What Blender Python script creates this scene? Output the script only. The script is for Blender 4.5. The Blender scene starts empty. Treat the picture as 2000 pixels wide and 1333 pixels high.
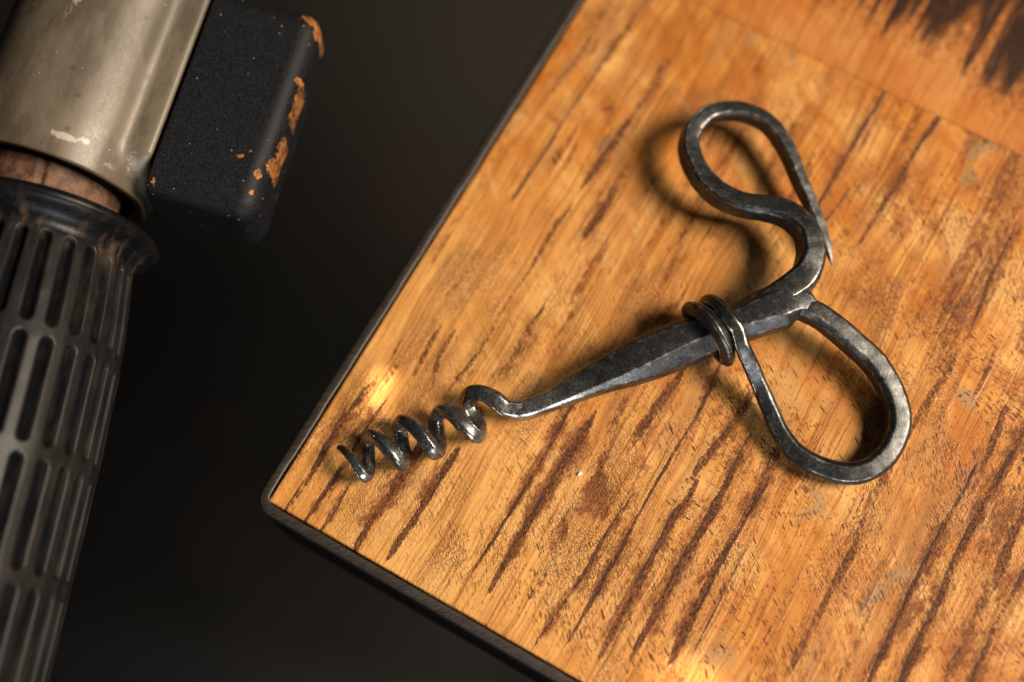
import bpy, math, random
import numpy as np
from mathutils import Matrix, Vector

MM = 0.001          # every length below is in millimetres

WORM = [(8.0, 16.86, 3.6, 0.47), (9.65, 16.74, 4.6, 0.82), (12.66, 15.81, 6.3, 0.98), (15.36, 14.58, 5.8, 1.17), (16.5, 14.22, 4.4, 1.24), (15.98, 15.59, 2.4, 1.3), (13.89, 18.81, 1.7, 1.32), (12.6, 21.08, 2.4, 1.37), (12.97, 22.61, 4.4, 1.42), (15.79, 22.09, 6.8, 1.45), (19.13, 20.94, 6.8, 1.5), (21.3, 20.16, 5.4, 1.5), (21.56, 20.81, 3.6, 1.5), (20.36, 22.87, 2.0, 1.5), (18.04, 25.43, 1.9, 1.5), (16.82, 27.25, 3.0, 1.5), (17.51, 28.24, 5.2, 1.5), (19.98, 28.05, 7.0, 1.5), (23.29, 26.94, 7.2, 1.5), (25.98, 25.78, 6.0, 1.55), (26.71, 25.94, 4.2, 1.55), (26.14, 27.66, 2.4, 1.55), (24.17, 30.04, 1.9, 1.55), (22.83, 32.23, 2.8, 1.55), (23.32, 34.32, 5.2, 1.58), (26.17, 34.26, 7.2, 1.58), (29.73, 33.08, 7.2, 1.58), (32.1, 32.68, 5.8, 1.58), (32.47, 33.74, 3.8, 1.58), (31.5, 35.45, 2.3, 1.58), (29.09, 37.16, 2.0, 1.58), (26.99, 38.51, 3.0, 1.64), (27.04, 40.4, 5.2, 1.68), (29.24, 41.29, 6.6, 1.71), (31.89, 41.43, 6.4, 1.89), (34.87, 41.18, 5.6, 1.89), (37.52, 42.16, 5.2, 1.89), (38.85, 43.32, 5.1, 1.7), (40.05, 44.7, 4.9, 1.2)]
SHANK = [(36.39, 41.52, 5.2, 1.6, 1.6, 0.55, 0.55, 0.55), (38.5, 42.83, 5.2, 1.95, 1.9, 0.6, 0.6, 0.6), (42.29, 47.11, 5.3, 2.0, 2.05, 0.7, 0.6, 0.7), (46.04, 52.56, 5.7, 2.75, 2.55, 0.9, 0.7, 0.8), (49.62, 57.23, 6.2, 3.3, 3.02, 1.2, 0.8, 0.9), (53.26, 61.78, 6.8, 4.1, 3.48, 1.9, 0.9, 1.0), (56.9, 66.36, 7.3, 4.56, 3.7, 2.6, 1.4, 1.1), (60.57, 70.9, 7.6, 4.67, 3.8, 3.1, 1.5, 1.3), (65.08, 76.15, 8.0, 4.24, 3.69, 3.1, 1.5, 1.5), (68.76, 80.71, 8.3, 4.24, 3.69, 2.4, 2.5, 1.5), (72.46, 85.19, 8.8, 4.66, 3.69, 2.1, 2.5, 1.3), (75.14, 88.15, 9.1, 4.77, 3.48, 1.9, 2.5, 1.2), (76.82, 89.59, 9.15, 4.13, 3.28, 1.7, 2.0, 1.1), (78.46, 90.44, 9.0, 3.2, 3.1, 1.3, 1.0, 1.0), (80.18, 90.64, 8.9, 2.3, 2.85, 0.9, 0.7, 0.7), (81.37, 90.69, 8.8, 1.2, 2.5, 0.4, 0.4, 0.4)]
LOOPA = [(69.55, 84.31, 8.6, 1.8, 2.4), (71.96, 87.26, 9.2, 2.4, 2.7), (74.35, 90.77, 9.65, 2.9, 2.8), (76.19, 94.8, 9.75, 3.1, 2.85), (76.31, 98.41, 9.9, 2.8, 2.9), (74.93, 102.42, 10.0, 2.55, 2.9), (71.81, 105.88, 9.9, 2.4, 2.9), (67.3, 107.43, 9.7, 2.5, 2.75), (62.55, 106.69, 9.5, 2.35, 2.7), (58.06, 105.13, 9.3, 2.25, 2.7), (53.01, 104.6, 9.2, 2.2, 2.7), (47.83, 105.96, 9.1, 2.1, 2.6), (43.41, 108.91, 9.0, 2.0, 2.6), (40.66, 112.26, 8.9, 1.95, 2.5), (39.7, 116.57, 8.7, 1.9, 2.4), (40.8, 120.89, 8.5, 1.85, 2.3), (43.81, 124.03, 8.2, 1.8, 2.2), (47.97, 125.92, 7.9, 1.75, 2.2), (52.72, 126.17, 7.5, 1.65, 2.1), (57.1, 124.35, 7.1, 1.6, 2.1), (61.45, 121.32, 6.6, 1.5, 2.0), (65.39, 117.81, 6.1, 1.4, 1.9), (69.38, 114.71, 5.5, 1.35, 1.7), (73.36, 111.09, 4.9, 1.3, 1.5), (76.61, 108.1, 4.5, 1.05, 1.2), (78.84, 105.91, 4.2, 0.55, 0.7), (80.36, 104.07, 4.1, 0.08, 0.12)]
LOOP_UP = (0.2492, 0.1428, 0.9579)
LOOPB = [(74.92, 87.41, 9.0, 1.71, 2.46), (78.21, 89.42, 9.2, 2.14, 2.57), (82.14, 90.25, 9.0, 2.35, 2.57), (86.76, 89.79, 8.4, 2.41, 2.57), (92.19, 88.78, 7.4, 2.41, 2.57), (97.39, 87.55, 6.3, 2.46, 2.57), (102.64, 84.68, 5.2, 2.46, 2.57), (106.42, 81.12, 4.2, 2.46, 2.57), (108.3, 76.93, 3.5, 2.46, 2.57), (108.46, 72.12, 3.0, 2.46, 2.57), (106.75, 67.48, 2.7, 2.41, 2.51), (103.36, 64.35, 2.6, 2.35, 2.46), (98.0, 62.83, 2.6, 2.25, 2.35), (92.34, 62.99, 2.8, 2.14, 2.25), (87.54, 65.11, 3.2, 2.03, 2.14), (83.49, 68.13, 4.2, 1.87, 1.98), (79.34, 71.11, 6.0, 1.75, 1.75), (75.38, 73.62, 9.0, 1.68, 1.65), (72.11, 75.23, 12.2, 1.65, 1.6)]
RINGC = (67.16, 78.67, 8.2)
RINGAX = (0.6396, 0.7687, 0.0)
STREAKS = [([(45.61, 10.99), (46.24, 34.03), (45.8, 49.51)], 0.67, 0.9), ([(50.4, 9.07), (50.44, 18.38), (50.71, 32.25), (51.21, 47.86)], 1.9, 1.0), ([(64.16, 3.0), (65.77, 18.38), (65.67, 28.22), (66.71, 37.49)], 1.12, 0.8), ([(69.56, 7.84), (69.56, 25.51), (69.57, 42.12), (70.19, 61.11), (69.37, 72.44)], 0.67, 0.9), ([(76.57, 8.05), (76.32, 19.66), (76.25, 37.28), (76.89, 46.61)], 1.56, 0.85), ([(82.23, 11.97), (82.2, 24.19), (82.6, 38.4), (82.7, 50.26), (82.3, 61.46)], 1.9, 0.85), ([(89.37, 14.39), (89.16, 22.17), (88.49, 33.66), (89.4, 54.04)], 1.79, 1.0), ([(92.57, 17.85), (92.39, 34.54), (92.48, 47.18)], 0.56, 0.6), ([(111.0, 24.47), (111.06, 35.54), (111.49, 50.2), (110.13, 62.6), (110.76, 69.46)], 2.23, 0.6), ([(125.81, 29.43), (125.48, 47.52), (125.43, 60.52), (126.26, 77.81)], 1.12, 0.9), ([(130.21, 24.6), (131.32, 31.76), (131.1, 48.09), (130.73, 61.93), (130.94, 75.57), (131.66, 84.12), (131.73, 94.34)], 1.56, 1.0), ([(143.69, 28.9), (143.66, 38.78), (143.14, 53.74), (143.93, 63.48), (143.6, 74.69)], 1.56, 0.9), ([(139.3, 37.91), (138.77, 51.26), (139.48, 61.32), (138.78, 71.97), (139.28, 82.14)], 2.68, 0.75), ([(4.78, 0.56), (5.16, 7.85), (4.62, 22.49), (6.02, 32.21)], 1.56, 0.85), ([(9.35, 1.26), (9.56, 8.43), (10.18, 18.35)], 0.67, 0.9), ([(13.28, 1.1), (13.4, 10.08)], 0.89, 0.8), ([(21.68, 1.26), (21.5, 6.25), (21.99, 11.65), (22.32, 21.34), (22.37, 26.76)], 2.01, 0.85), ([(28.62, 4.69), (29.34, 11.17), (29.0, 18.87), (29.56, 28.35)], 1.79, 0.9), ([(21.24, 41.14), (22.44, 46.98), (22.76, 55.76)], 1.12, 0.8), ([(17.47, 39.02), (15.39, 44.91), (15.43, 50.31)], 1.0, 0.6), ([(28.78, 45.36), (29.76, 55.9), (29.89, 61.09)], 1.79, 0.7), ([(6.51, 39.95), (6.32, 44.14)], 0.67, 0.6), ([(21.39, 49.88), (22.42, 60.6), (22.73, 73.73), (22.44, 84.68), (23.23, 89.39)], 1.12, 0.6), ([(28.62, 54.99), (29.78, 64.7)], 1.34, 0.7), ([(6.11, 56.72), (5.82, 65.45)], 0.56, 0.5), ([(9.63, 58.13), (10.87, 64.49)], 0.56, 0.5), ([(10.75, 86.64), (11.31, 100.49), (11.24, 110.7), (12.02, 128.42), (12.77, 145.18), (12.68, 153.06)], 0.67, 0.75), ([(23.4, 98.12), (23.68, 108.49), (24.58, 114.17)], 2.23, 0.7), ([(29.57, 87.64), (30.06, 94.6), (29.69, 102.75)], 2.46, 0.75), ([(71.32, 118.73), (71.49, 131.51), (71.92, 139.95), (72.31, 149.68)], 1.12, 0.85), ([(83.53, 115.47), (84.48, 132.03), (84.51, 141.75), (85.49, 150.08)], 1.45, 0.85), ([(74.51, 113.98), (75.75, 122.61)], 1.12, 0.6), ([(112.69, 110.66), (111.57, 121.33), (111.7, 130.12)], 1.0, 0.75), ([(107.95, 106.0), (108.86, 118.18)], 0.78, 0.6), ([(111.21, 79.36), (111.47, 89.58), (112.65, 97.71)], 2.01, 0.6), ([(131.23, 79.6), (131.54, 90.78)], 0.67, 0.9), ([(127.79, 75.67), (126.7, 92.81)], 2.46, 0.7), ([(61.18, 49.34), (62.98, 66.88)], 2.23, 0.7), ([(75.81, 50.3), (77.8, 61.5), (78.23, 69.52)], 2.01, 0.7), ([(89.03, 51.7), (88.9, 61.97)], 2.01, 0.75), ([(58.07, 36.52), (55.29, 55.22)], 2.23, 0.6), ([(5.76, 112.04), (6.02, 127.44), (6.03, 139.91)], 1.56, 0.35), ([(25.48, 128.93), (25.26, 139.52)], 1.56, 0.4), ([(10.14, 8.12), (9.95, 20.81), (10.39, 30.18)], 1.0, 0.7), ([(12.69, 40.73), (12.19, 49.18)], 1.34, 0.6), ([(58.57, 8.39), (58.92, 14.62)], 1.34, 0.5), ([(104.08, 27.09), (104.42, 40.39)], 1.0, 0.45), ([(120.58, 25.99), (120.22, 38.61)], 1.12, 0.5), ([(96.38, 56.72), (96.72, 65.74)], 0.89, 0.4), ([(106.32, 103.75), (106.26, 114.54)], 1.12, 0.4), ([(89.68, 110.81), (90.34, 127.98)], 0.67, 0.4), ([(95.61, 108.61), (97.29, 129.0)], 0.67, 0.35), ([(38.48, 109.35), (38.78, 121.25)], 0.78, 0.3), ([(26.53, 114.5), (26.52, 129.49)], 0.78, 0.35)]
BLOTCH = [(59.8, 36.73, 6.1, 2.7, 1.0, 0), (57.03, 25.81, 5.0, 1.5, 1.0, 0), (134.93, 70.65, 10.0, 5.0, 0.7, 0), (127.87, 46.26, 5.6, 2.0, 0.9, 0), (87.77, 30.48, 1.8, 1.3, 1.0, 0), (57.82, 42.59, 4.5, 3.3, 0.5, 0), (8.18, 127.23, 4.5, 1.8, 0.6, 0), (18.4, 115.98, 5.0, 2.9, 0.7, 0), (7.49, 107.28, 3.1, 2.5, 0.5, 0), (48.13, 120.07, 2.5, 1.3, 0.6, 0), (52.61, 113.83, 2.9, 1.6, 0.5, 0), (23.37, 109.06, 6.7, 1.3, 0.8, 1), (26.53, 107.13, 7.8, 1.8, 0.6, 1), (38.95, 149.02, 3.3, 2.0, 0.6, 1), (50.72, 147.95, 2.9, 1.8, 0.7, 1), (96.98, 149.07, 5.0, 2.5, 0.8, 1), (98.48, 141.78, 3.3, 1.6, 0.7, 1), (100.57, 53.23, 6.7, 2.7, 0.7, 1), (119.72, 44.73, 5.4, 3.3, 0.7, 1), (120.91, 49.24, 3.3, 2.9, 0.8, 1), (99.41, 57.05, 3.3, 1.6, 0.8, 1), (96.45, 21.58, 6.7, 3.8, 0.6, 1), (119.05, 92.4, 3.3, 2.9, 0.8, 1), (101.4, 99.8, 4.5, 2.9, 0.5, 1), (119.98, 83.27, 2.5, 2.2, 0.6, 1), (50.35, 77.26, 4.5, 4.5, 0.25, 1), (104.15, 75.01, 6.7, 3.3, 0.5, 1), (38.61, 59.23, 6.7, 4.5, 0.4, 1), (39.43, 94.1, 3.3, 2.9, 0.5, 1), (94.29, 41.94, 6.7, 4.5, 0.35, 1), (114.83, 28.51, 6.7, 5.6, 0.4, 1), (5.39, 26.06, 8.9, 5.0, 1.0, 2), (11.86, 21.88, 10.0, 4.5, 0.9, 2), (16.53, 37.57, 13.4, 5.6, 0.6, 2), (20.92, 15.46, 7.8, 5.6, 0.7, 2), (62.6, 22.79, 10.0, 4.5, 0.9, 2), (61.29, 40.73, 8.9, 5.6, 0.7, 2), (34.15, 22.91, 6.7, 2.2, 0.5, 2), (56.95, 60.21, 8.9, 5.6, 0.5, 2), (111.67, 54.2, 13.4, 3.3, 0.6, 2), (137.56, 65.18, 15.6, 5.6, 0.6, 2), (82.25, 56.33, 8.9, 4.5, 0.5, 2), (17.27, 65.0, 17.9, 6.7, 0.25, 2), (30.64, 50.77, 7.8, 4.5, 0.5, 2), (49.85, 45.81, 6.7, 4.5, 0.5, 0), (65.98, 43.37, 6.7, 2.5, 0.6, 0), (77.03, 40.82, 6.7, 1.8, 0.4, 0), (141.42, 58.94, 7.8, 3.3, 0.6, 0), (133.68, 48.61, 10.0, 2.2, 0.5, 0), (8.16, 23.69, 5.6, 1.6, 0.8, 0), (6.71, 17.7, 3.3, 1.6, 0.6, 0), (30.47, 60.07, 5.6, 1.8, 0.5, 0), (118.79, 118.8, 7.8, 3.3, 0.5, 0), (124.41, 105.87, 6.7, 3.3, 0.35, 0), (9.78, 115.75, 3.3, 3.3, 0.35, 0), (20.85, 140.21, 6.7, 4.5, 0.3, 0), (32.16, 149.5, 4.5, 3.3, 0.3, 0)]
FINGERS = [(51.05, 164.51, 1.56), (57.46, 164.89, 1.79), (60.99, 162.17, 1.56), (66.36, 164.03, 4.69), (68.13, 169.17, 2.23), (76.96, 166.0, 2.23), (85.18, 163.66, 1.56), (90.29, 163.3, 1.67), (96.05, 161.68, 4.02), (100.06, 161.95, 2.23), (104.71, 162.73, 3.35)]
CHIP = (54.73, 37.67)
SPOTS = [(8.21, 32.25), (93.97, 12.93)]
CAM_LOC = (84.671, -23.871, 293.98)
CAM_ROT = [[0.867131, -0.462727, 0.184306], [0.496975, 0.828433, -0.25829], [-0.033167, 0.315566, 0.948324]]
GRIP_AXIS = (0.11237, 0.04569, 0.99262)
HND_LOC = (-75.76, 35.26, 13.32)
HND_ROT = [[0.96203, 0.12682, 0.2417], [0.24506, -0.01135, -0.96944], [-0.1202, 0.99186, -0.042]]

# ------------------------------------------------------------------ camera, world, lamps, exposure
scene = bpy.context.scene
col = scene.collection
cam_d = bpy.data.cameras.new('camera')
cam_d.sensor_width = 36.0
cam_d.lens = 50.0
cam_d.clip_start = 0.01
cam_d.clip_end = 20.0
cam_d.dof.use_dof = True
cam_d.dof.focus_distance = 0.297
cam_d.dof.aperture_fstop = 3.9
cam = bpy.data.objects.new('camera', cam_d)
col.objects.link(cam)
_m = Matrix(CAM_ROT).to_4x4()
_m.translation = Vector(CAM_LOC) * MM
cam.matrix_world = _m
scene.camera = cam

world = bpy.data.worlds.new('World')
scene.world = world
world.use_nodes = True
bg = world.node_tree.nodes['Background']
bg.inputs['Color'].default_value = (0.80, 0.90, 1.0, 1)
bg.inputs['Strength'].default_value = 0.016


def lamp(name, target, direction, dist, size, energy, colour, kind='AREA', **kw):
    d = bpy.data.lights.new(name, kind)
    d.energy = energy
    d.color = colour
    if kind == 'AREA':
        d.shape = 'RECTANGLE'
        d.size, d.size_y = size
    for k_, v_ in kw.items():
        setattr(d, k_, v_)
    o = bpy.data.objects.new(name, d)
    col.objects.link(o)
    v = Vector(direction).normalized()
    o.location = Vector(target) * MM + v * dist
    o.rotation_euler = v.to_track_quat('Z', 'Y').to_euler()
    return o


# workshop window: soft warm key low from the right, weak cool fill from the near side
lamp('window_key', (75, 60, 0), (0.68, 0.28, 0.70), 1.8, (0.70, 0.56), 78.0, (1.0, 0.87, 0.70))
lamp('window_fill', (40, 40, 0), (0.56, -0.73, 0.34), 1.0, (0.42, 0.26), 7.5, (0.90, 0.95, 1.0))
lamp('ceiling_fill', (40, 40, 0), (-0.25, 0.45, 0.9), 1.6, (0.8, 0.8), 0.4, (1.0, 0.93, 0.85))
# two bright glints on the wood, made by added narrow spots without a seen source
for gx, gy, p_ in ((0, 0, 16.0), (1.2, -3.2, 10.0), (-0.6, 2.8, 14.0)):
    lamp('glint_spot', (SPOTS[0][0] + gx, SPOTS[0][1] + gy, 0), (0.66, 0.27, 0.84), 0.36, None, p_, (1.0, 0.90, 0.68), 'SPOT',
         spot_size=math.radians(1.2), spot_blend=1.0, shadow_soft_size=0.001)
for gx, gy, p_ in ((0, 0, 8.0), (4.5, -1.5, 9.0), (-2.5, -2.4, 7.0)):
    lamp('glint_spot', (SPOTS[1][0] + gx, SPOTS[1][1] + gy, 0), (0.66, 0.27, 0.84), 0.40, None, p_, (1.0, 0.88, 0.64), 'SPOT',
         spot_size=math.radians(1.5), spot_blend=0.9, shadow_soft_size=0.001)

vs = scene.view_settings
vs.view_transform = 'Standard'
vs.look = 'None'
vs.exposure = -0.10
vs.gamma = 1.0
vs.use_curve_mapping = False
scene.cycles.use_denoising = True
scene.cycles.max_bounces = 6

# ------------------------------------------------------------------ numpy noise
_rng = np.random.RandomState(7)
_T = _rng.rand(256, 256)
_T3 = _rng.rand(64, 64, 64)


def vnoise(x, y, seed=0):
    """Smooth value noise, 0..1"""
    x = np.asarray(x, float) + seed * 17.31
    y = np.asarray(y, float) + seed * 9.17
    xi = np.floor(x).astype(int); yi = np.floor(y).astype(int)
    fx = x - xi; fy = y - yi
    fx = fx * fx * fx * (fx * (6 * fx - 15) + 10); fy = fy * fy * fy * (fy * (6 * fy - 15) + 10)
    a = _T[xi & 255, yi & 255]; b = _T[(xi + 1) & 255, yi & 255]
    c = _T[xi & 255, (yi + 1) & 255]; d = _T[(xi + 1) & 255, (yi + 1) & 255]
    return (a * (1 - fx) + b * fx) * (1 - fy) + (c * (1 - fx) + d * fx) * fy


def fbm(x, y, octaves=4, seed=0):
    s = 0; amp = 0.5; tot = 0
    for k in range(octaves):
        s = s + amp * vnoise(x * 2 ** k, y * 2 ** k, seed + k * 3); tot += amp; amp *= 0.5
    return s / tot


def vnoise3(p, seed=0):
    p = np.asarray(p, float) + seed * 7.77
    i = np.floor(p).astype(int); f = p - i
    f = f * f * (3 - 2 * f); i &= 63; j = (i + 1) & 63
    r = 0
    for dx in (0, 1):
        for dy in (0, 1):
            for dz in (0, 1):
                w = (f[:, 0] if dx else 1 - f[:, 0]) * (f[:, 1] if dy else 1 - f[:, 1]) * (f[:, 2] if dz else 1 - f[:, 2])
                r = r + w * _T3[(j if dx else i)[:, 0], (j if dy else i)[:, 1], (j if dz else i)[:, 2]]
    return r


def sstep(a, b, x):
    t = np.clip((x - a) / (b - a), 0, 1)
    return t * t * (3 - 2 * t)


# ------------------------------------------------------------------ node helper
class NT:
    def __init__(self, name):
        self.m = bpy.data.materials.new(name)
        self.m.use_nodes = True
        self.t = self.m.node_tree
        self.bsdf = self.t.nodes['Principled BSDF']

    def n(self, kind, ins=None, **props):
        nd = self.t.nodes.new(kind)
        for k, v in props.items():
            setattr(nd, k, v)
        for k, v in (ins or {}).items():
            self.put(nd.inputs[k], v)
        return nd

    def put(self, sock, v):
        if hasattr(v, 'is_output') or isinstance(v, bpy.types.NodeSocket):
            self.t.links.new(v, sock)
        else:
            sock.default_value = v

    def set(self, key, v):
        self.put(self.bsdf.inputs[key], v)

    def math(self, op, a, b=0.0, c=None, clamp=False):
        nd = self.n('ShaderNodeMath', operation=op, use_clamp=clamp)
        self.put(nd.inputs[0], a); self.put(nd.inputs[1], b)
        if c is not None:
            self.put(nd.inputs[2], c)
        return nd.outputs[0]

    def vmul(self, v, k):
        nd = self.n('ShaderNodeVectorMath', operation='MULTIPLY')
        self.put(nd.inputs[0], v); self.put(nd.inputs[1], k)
        return nd.outputs[0]

    def vadd(self, v, k):
        nd = self.n('ShaderNodeVectorMath', operation='ADD')
        self.put(nd.inputs[0], v); self.put(nd.inputs[1], k)
        return nd.outputs[0]

    def mm(self):
        return self.vmul(self.n('ShaderNodeTexCoord').outputs['Object'], (1000, 1000, 1000))

    def noise(self, vec, scale, detail=3.0, rough=0.55, dist=0.0, colour=False):
        nd = self.n('ShaderNodeTexNoise', {'Vector': vec, 'Scale': scale, 'Detail': detail, 'Roughness': rough, 'Distortion': dist})
        return nd.outputs['Color' if colour else 'Fac']

    def rng(self, v, a, b, c=0.0, d=1.0, smooth=True):
        nd = self.n('ShaderNodeMapRange', {'Value': v, 'From Min': a, 'From Max': b, 'To Min': c, 'To Max': d})
        nd.interpolation_type = 'SMOOTHSTEP' if smooth else 'LINEAR'
        return nd.outputs[0]

    def attr(self, name, out='Fac'):
        return self.n('ShaderNodeAttribute', attribute_name=name).outputs[out]

    def mix(self, f, a, b, mode='MIX'):
        nd = self.n('ShaderNodeMix', data_type='RGBA', blend_type=mode)
        self.put(nd.inputs[0], f)
        self.put(nd.inputs[6], a if not isinstance(a, tuple) else a + (1,))
        self.put(nd.inputs[7], b if not isinstance(b, tuple) else b + (1,))
        return nd.outputs[2]

    def bump(self, h, dist_mm, strength=1.0, normal=None):
        nd = self.n('ShaderNodeBump', {'Height': h, 'Distance': dist_mm * MM, 'Strength': strength})
        if normal is not None:
            self.put(nd.inputs['Normal'], normal)
        return nd.outputs[0]


# ------------------------------------------------------------------ mesh helper
def make(name, verts, faces, mat, parent=None, attrs=None, smooth=True, uvflow=None):
    me = bpy.data.meshes.new(name)
    v = np.asarray(verts, np.float32) * MM
    if isinstance(faces, np.ndarray):
        k = faces.shape[1]
        me.vertices.add(len(v)); me.vertices.foreach_set('co', v.ravel())
        me.loops.add(faces.size); me.loops.foreach_set('vertex_index', faces.astype(np.int32).ravel())
        me.polygons.add(len(faces))
        me.polygons.foreach_set('loop_start', np.arange(0, faces.size, k, dtype=np.int32))
        me.update(calc_edges=True)
    else:
        me.from_pydata([tuple(p) for p in v.tolist()], [], faces)
    me.validate()
    if smooth:
        me.polygons.foreach_set('use_smooth', np.ones(len(me.polygons), bool))
    for k, a in (attrs or {}).items():
        a = np.asarray(a, np.float32)
        if a.ndim == 1:
            at = me.attributes.new(k, 'FLOAT', 'POINT'); at.data.foreach_set('value', a)
        else:
            at = me.attributes.new(k, 'FLOAT_VECTOR', 'POINT'); at.data.foreach_set('vector', a.ravel())
    me.materials.append(mat)
    o = bpy.data.objects.new(name, me)
    col.objects.link(o)
    if parent:
        o.parent = parent
    return o


def empty(name, loc=(0, 0, 0), rot=None):
    o = bpy.data.objects.new(name, None)
    o.empty_display_size = 0.01
    col.objects.link(o)
    m = Matrix(rot).to_4x4() if rot else Matrix.Identity(4)
    m.translation = Vector(loc) * MM
    o.matrix_world = m
    return o


def tag(o, label=None, cat=None, kind=None):
    if label: o['label'] = label
    if cat: o['category'] = cat
    if kind: o['kind'] = kind


def grid_faces(nu, nv, wrap_v=False):
    """quads for verts ordered [u][v]"""
    i = np.arange(nu - 1)[:, None]; j = np.arange(nv if wrap_v else nv - 1)[None, :]
    j2 = (j + 1) % nv
    return np.stack([i * nv + j, (i + 1) * nv + j, (i + 1) * nv + j2, i * nv + j2], -1).reshape(-1, 4)


# ================================================================== materials
def wood_material(name, second=False):
    w = NT(name)
    p = w.mm()
    fl = w.attr('flow', 'Vector')
    streak, brown, grey, scaly = (w.attr(k) for k in ('streak', 'brown', 'grey', 'scaly'))
    big = w.noise(p, 0.045, 3, 0.5)
    mid = w.noise(w.vmul(p, (1.0, 0.35, 1.0)), 0.16, 4, 0.6)
    fine = w.noise(p, 1.3, 3, 0.6)
    vfine = w.noise(w.vmul(p, (1.0, 0.6, 1.0)), 3.2, 2, 0.6)
    fibre = w.noise(w.vmul(fl, (0.35, 3.0, 1.0)), 1.0, 3, 0.6)
    if second:
        gold, deep, pale = (0.47, 0.180, 0.042), (0.40, 0.125, 0.022), (0.52, 0.235, 0.070)
    else:
        gold, deep, pale = (0.58, 0.245, 0.050), (0.38, 0.115, 0.014), (0.66, 0.355, 0.110)
    c = w.mix(w.rng(mid, 0.36, 0.66), gold, deep)
    c = w.mix(w.rng(big, 0.42, 0.66, 0, 0.85), c, pale)
    curl = w.noise(w.vmul(fl, (0.05, 0.22, 1.0)), 1.0, 3, 0.55, 0.6)
    c = w.mix(w.rng(curl, 0.42, 0.66, 0.0, 0.70), c, deep)  # curly figure: its shifting sheen is put into the colour as deeper bands
    c = w.mix(w.rng(fibre, 0.35, 0.72, 0.0, 0.30), c, (0.30, 0.095, 0.018))
    c = w.mix(w.math('MULTIPLY', w.attr('pale'), 0.75), c, pale)
    # long fine growth lines
    gp = w.vadd(p, w.vmul(w.vadd(w.noise(p, 0.05, 2, 0.5, colour=True), (-0.5, -0.5, -0.5)), (3.0, 0.0, 0.0)))
    gl = w.noise(w.vmul(gp, (1.7, 0.026, 1.0)), 1.0, 4, 0.72)
    gl2 = w.noise(w.vmul(gp, (0.50, 0.012, 1.0)), 1.0, 3, 0.65)
    gz = w.rng(w.noise(p, 0.035, 2, 0.5), 0.38, 0.60, 0.55, 1.0)
    c = w.mix(w.math('MULTIPLY', gz, w.rng(gl2, 0.48, 0.66, 0.0, 0.62)), c, (0.27, 0.080, 0.012))
    c = w.mix(w.math('MULTIPLY', gz, w.rng(gl, 0.48, 0.64, 0.0, 0.80)), c, (0.19, 0.054, 0.009))
    c = w.mix(w.math('MULTIPLY', gz, w.rng(gl, 0.44, 0.28, 0.0, 0.65)), c, pale)  # pale lines between them put the wood's sheen into its colour
    # greyed, bleached patches
    gm = w.rng(w.math('ADD', grey, w.math('MULTIPLY', w.math('SUBTRACT', fine, 0.5), 0.5)), 0.25, 0.8)
    c = w.mix(w.math('MULTIPLY', gm, 0.85), c, (0.30, 0.175, 0.080))
    # pores: short dashes along the figure
    def pores(sx, sy, thr, dens_lo, dens_hi, off):
        q = w.vadd(w.vmul(fl, (sx, sy, 0.0)), (off, off * 1.7, 0.0))
        q = w.vadd(q, w.vmul(w.vadd(w.noise(p, 0.5, 2, 0.5, colour=True), (-0.5, -0.5, -0.5)), (0.2, 0.35, 0.0)))
        vo = w.n('ShaderNodeTexVoronoi', {'Vector': q, 'Scale': 1.0, 'Randomness': 1.0}, voronoi_dimensions='2D')
        sep = w.n('ShaderNodeSeparateColor', {'Color': vo.outputs['Color']})
        dens = w.math('ADD', w.rng(w.noise(p, 0.075, 3, 0.65), 0.42, 0.64, dens_lo, dens_hi), w.math('MULTIPLY', gm, 0.35))
        on = w.math('LESS_THAN', sep.outputs[0], dens)
        r = w.math('MULTIPLY_ADD', sep.outputs[1], thr * 0.8, thr * 0.45)
        d = w.math('DIVIDE', vo.outputs['Distance'], r)
        return w.math('MULTIPLY', w.math('MULTIPLY', w.rng(d, 0.65, 1.0, 1.0, 0.0), on), w.rng(sep.outputs[2], 0.0, 1.0, 0.35, 1.1, False))
    zone = w.attr('pore')
    po = w.math('MAXIMUM', pores(0.34, 1.8, 0.36, 0.05, 0.90, 0.0), pores(0.75, 3.0, 0.36, 0.12, 0.75, 31.3))
    po = w.math('MULTIPLY', po, zone)
    pcol = w.mix(gm, (0.095, 0.024, 0.006), (0.030, 0.015, 0.010))
    c = w.mix(w.math('MULTIPLY', po, 0.95), c, pcol)
    # brown stains
    bm = w.rng(w.math('ADD', brown, w.math('MULTIPLY', w.math('SUBTRACT', w.noise(w.vmul(p, (1.0, 0.5, 1.0)), 0.9, 4, 0.65), 0.5), 1.3)), 0.32, 0.75)
    c = w.mix(w.math('MULTIPLY', bm, 0.88), c, w.mix(w.rng(fine, 0.35, 0.65), (0.085, 0.020, 0.004), (0.22, 0.058, 0.008)))
    # torn, scaly grain
    sw = w.vadd(w.vmul(fl, (0.85, 1.6, 0.0)), w.vmul(w.noise(p, 0.9, 2, 0.6, colour=True), (2.2, 2.2, 0.0)))
    sv = w.n('ShaderNodeTexVoronoi', {'Vector': sw, 'Scale': 1.0, 'Randomness': 1.0}, voronoi_dimensions='2D', feature='DISTANCE_TO_EDGE')
    scm = w.rng(w.math('ADD', scaly, w.math('MULTIPLY', w.math('SUBTRACT', fine, 0.5), 0.9)), 0.20, 0.70)
    edge = w.rng(sv.outputs['Distance'], 0.02, 0.17, 1.0, 0.0)
    flake = w.math('MULTIPLY', scm, w.math('MULTIPLY', edge, w.rng(vfine, 0.30, 0.60, 0.1, 1.0)))
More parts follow.
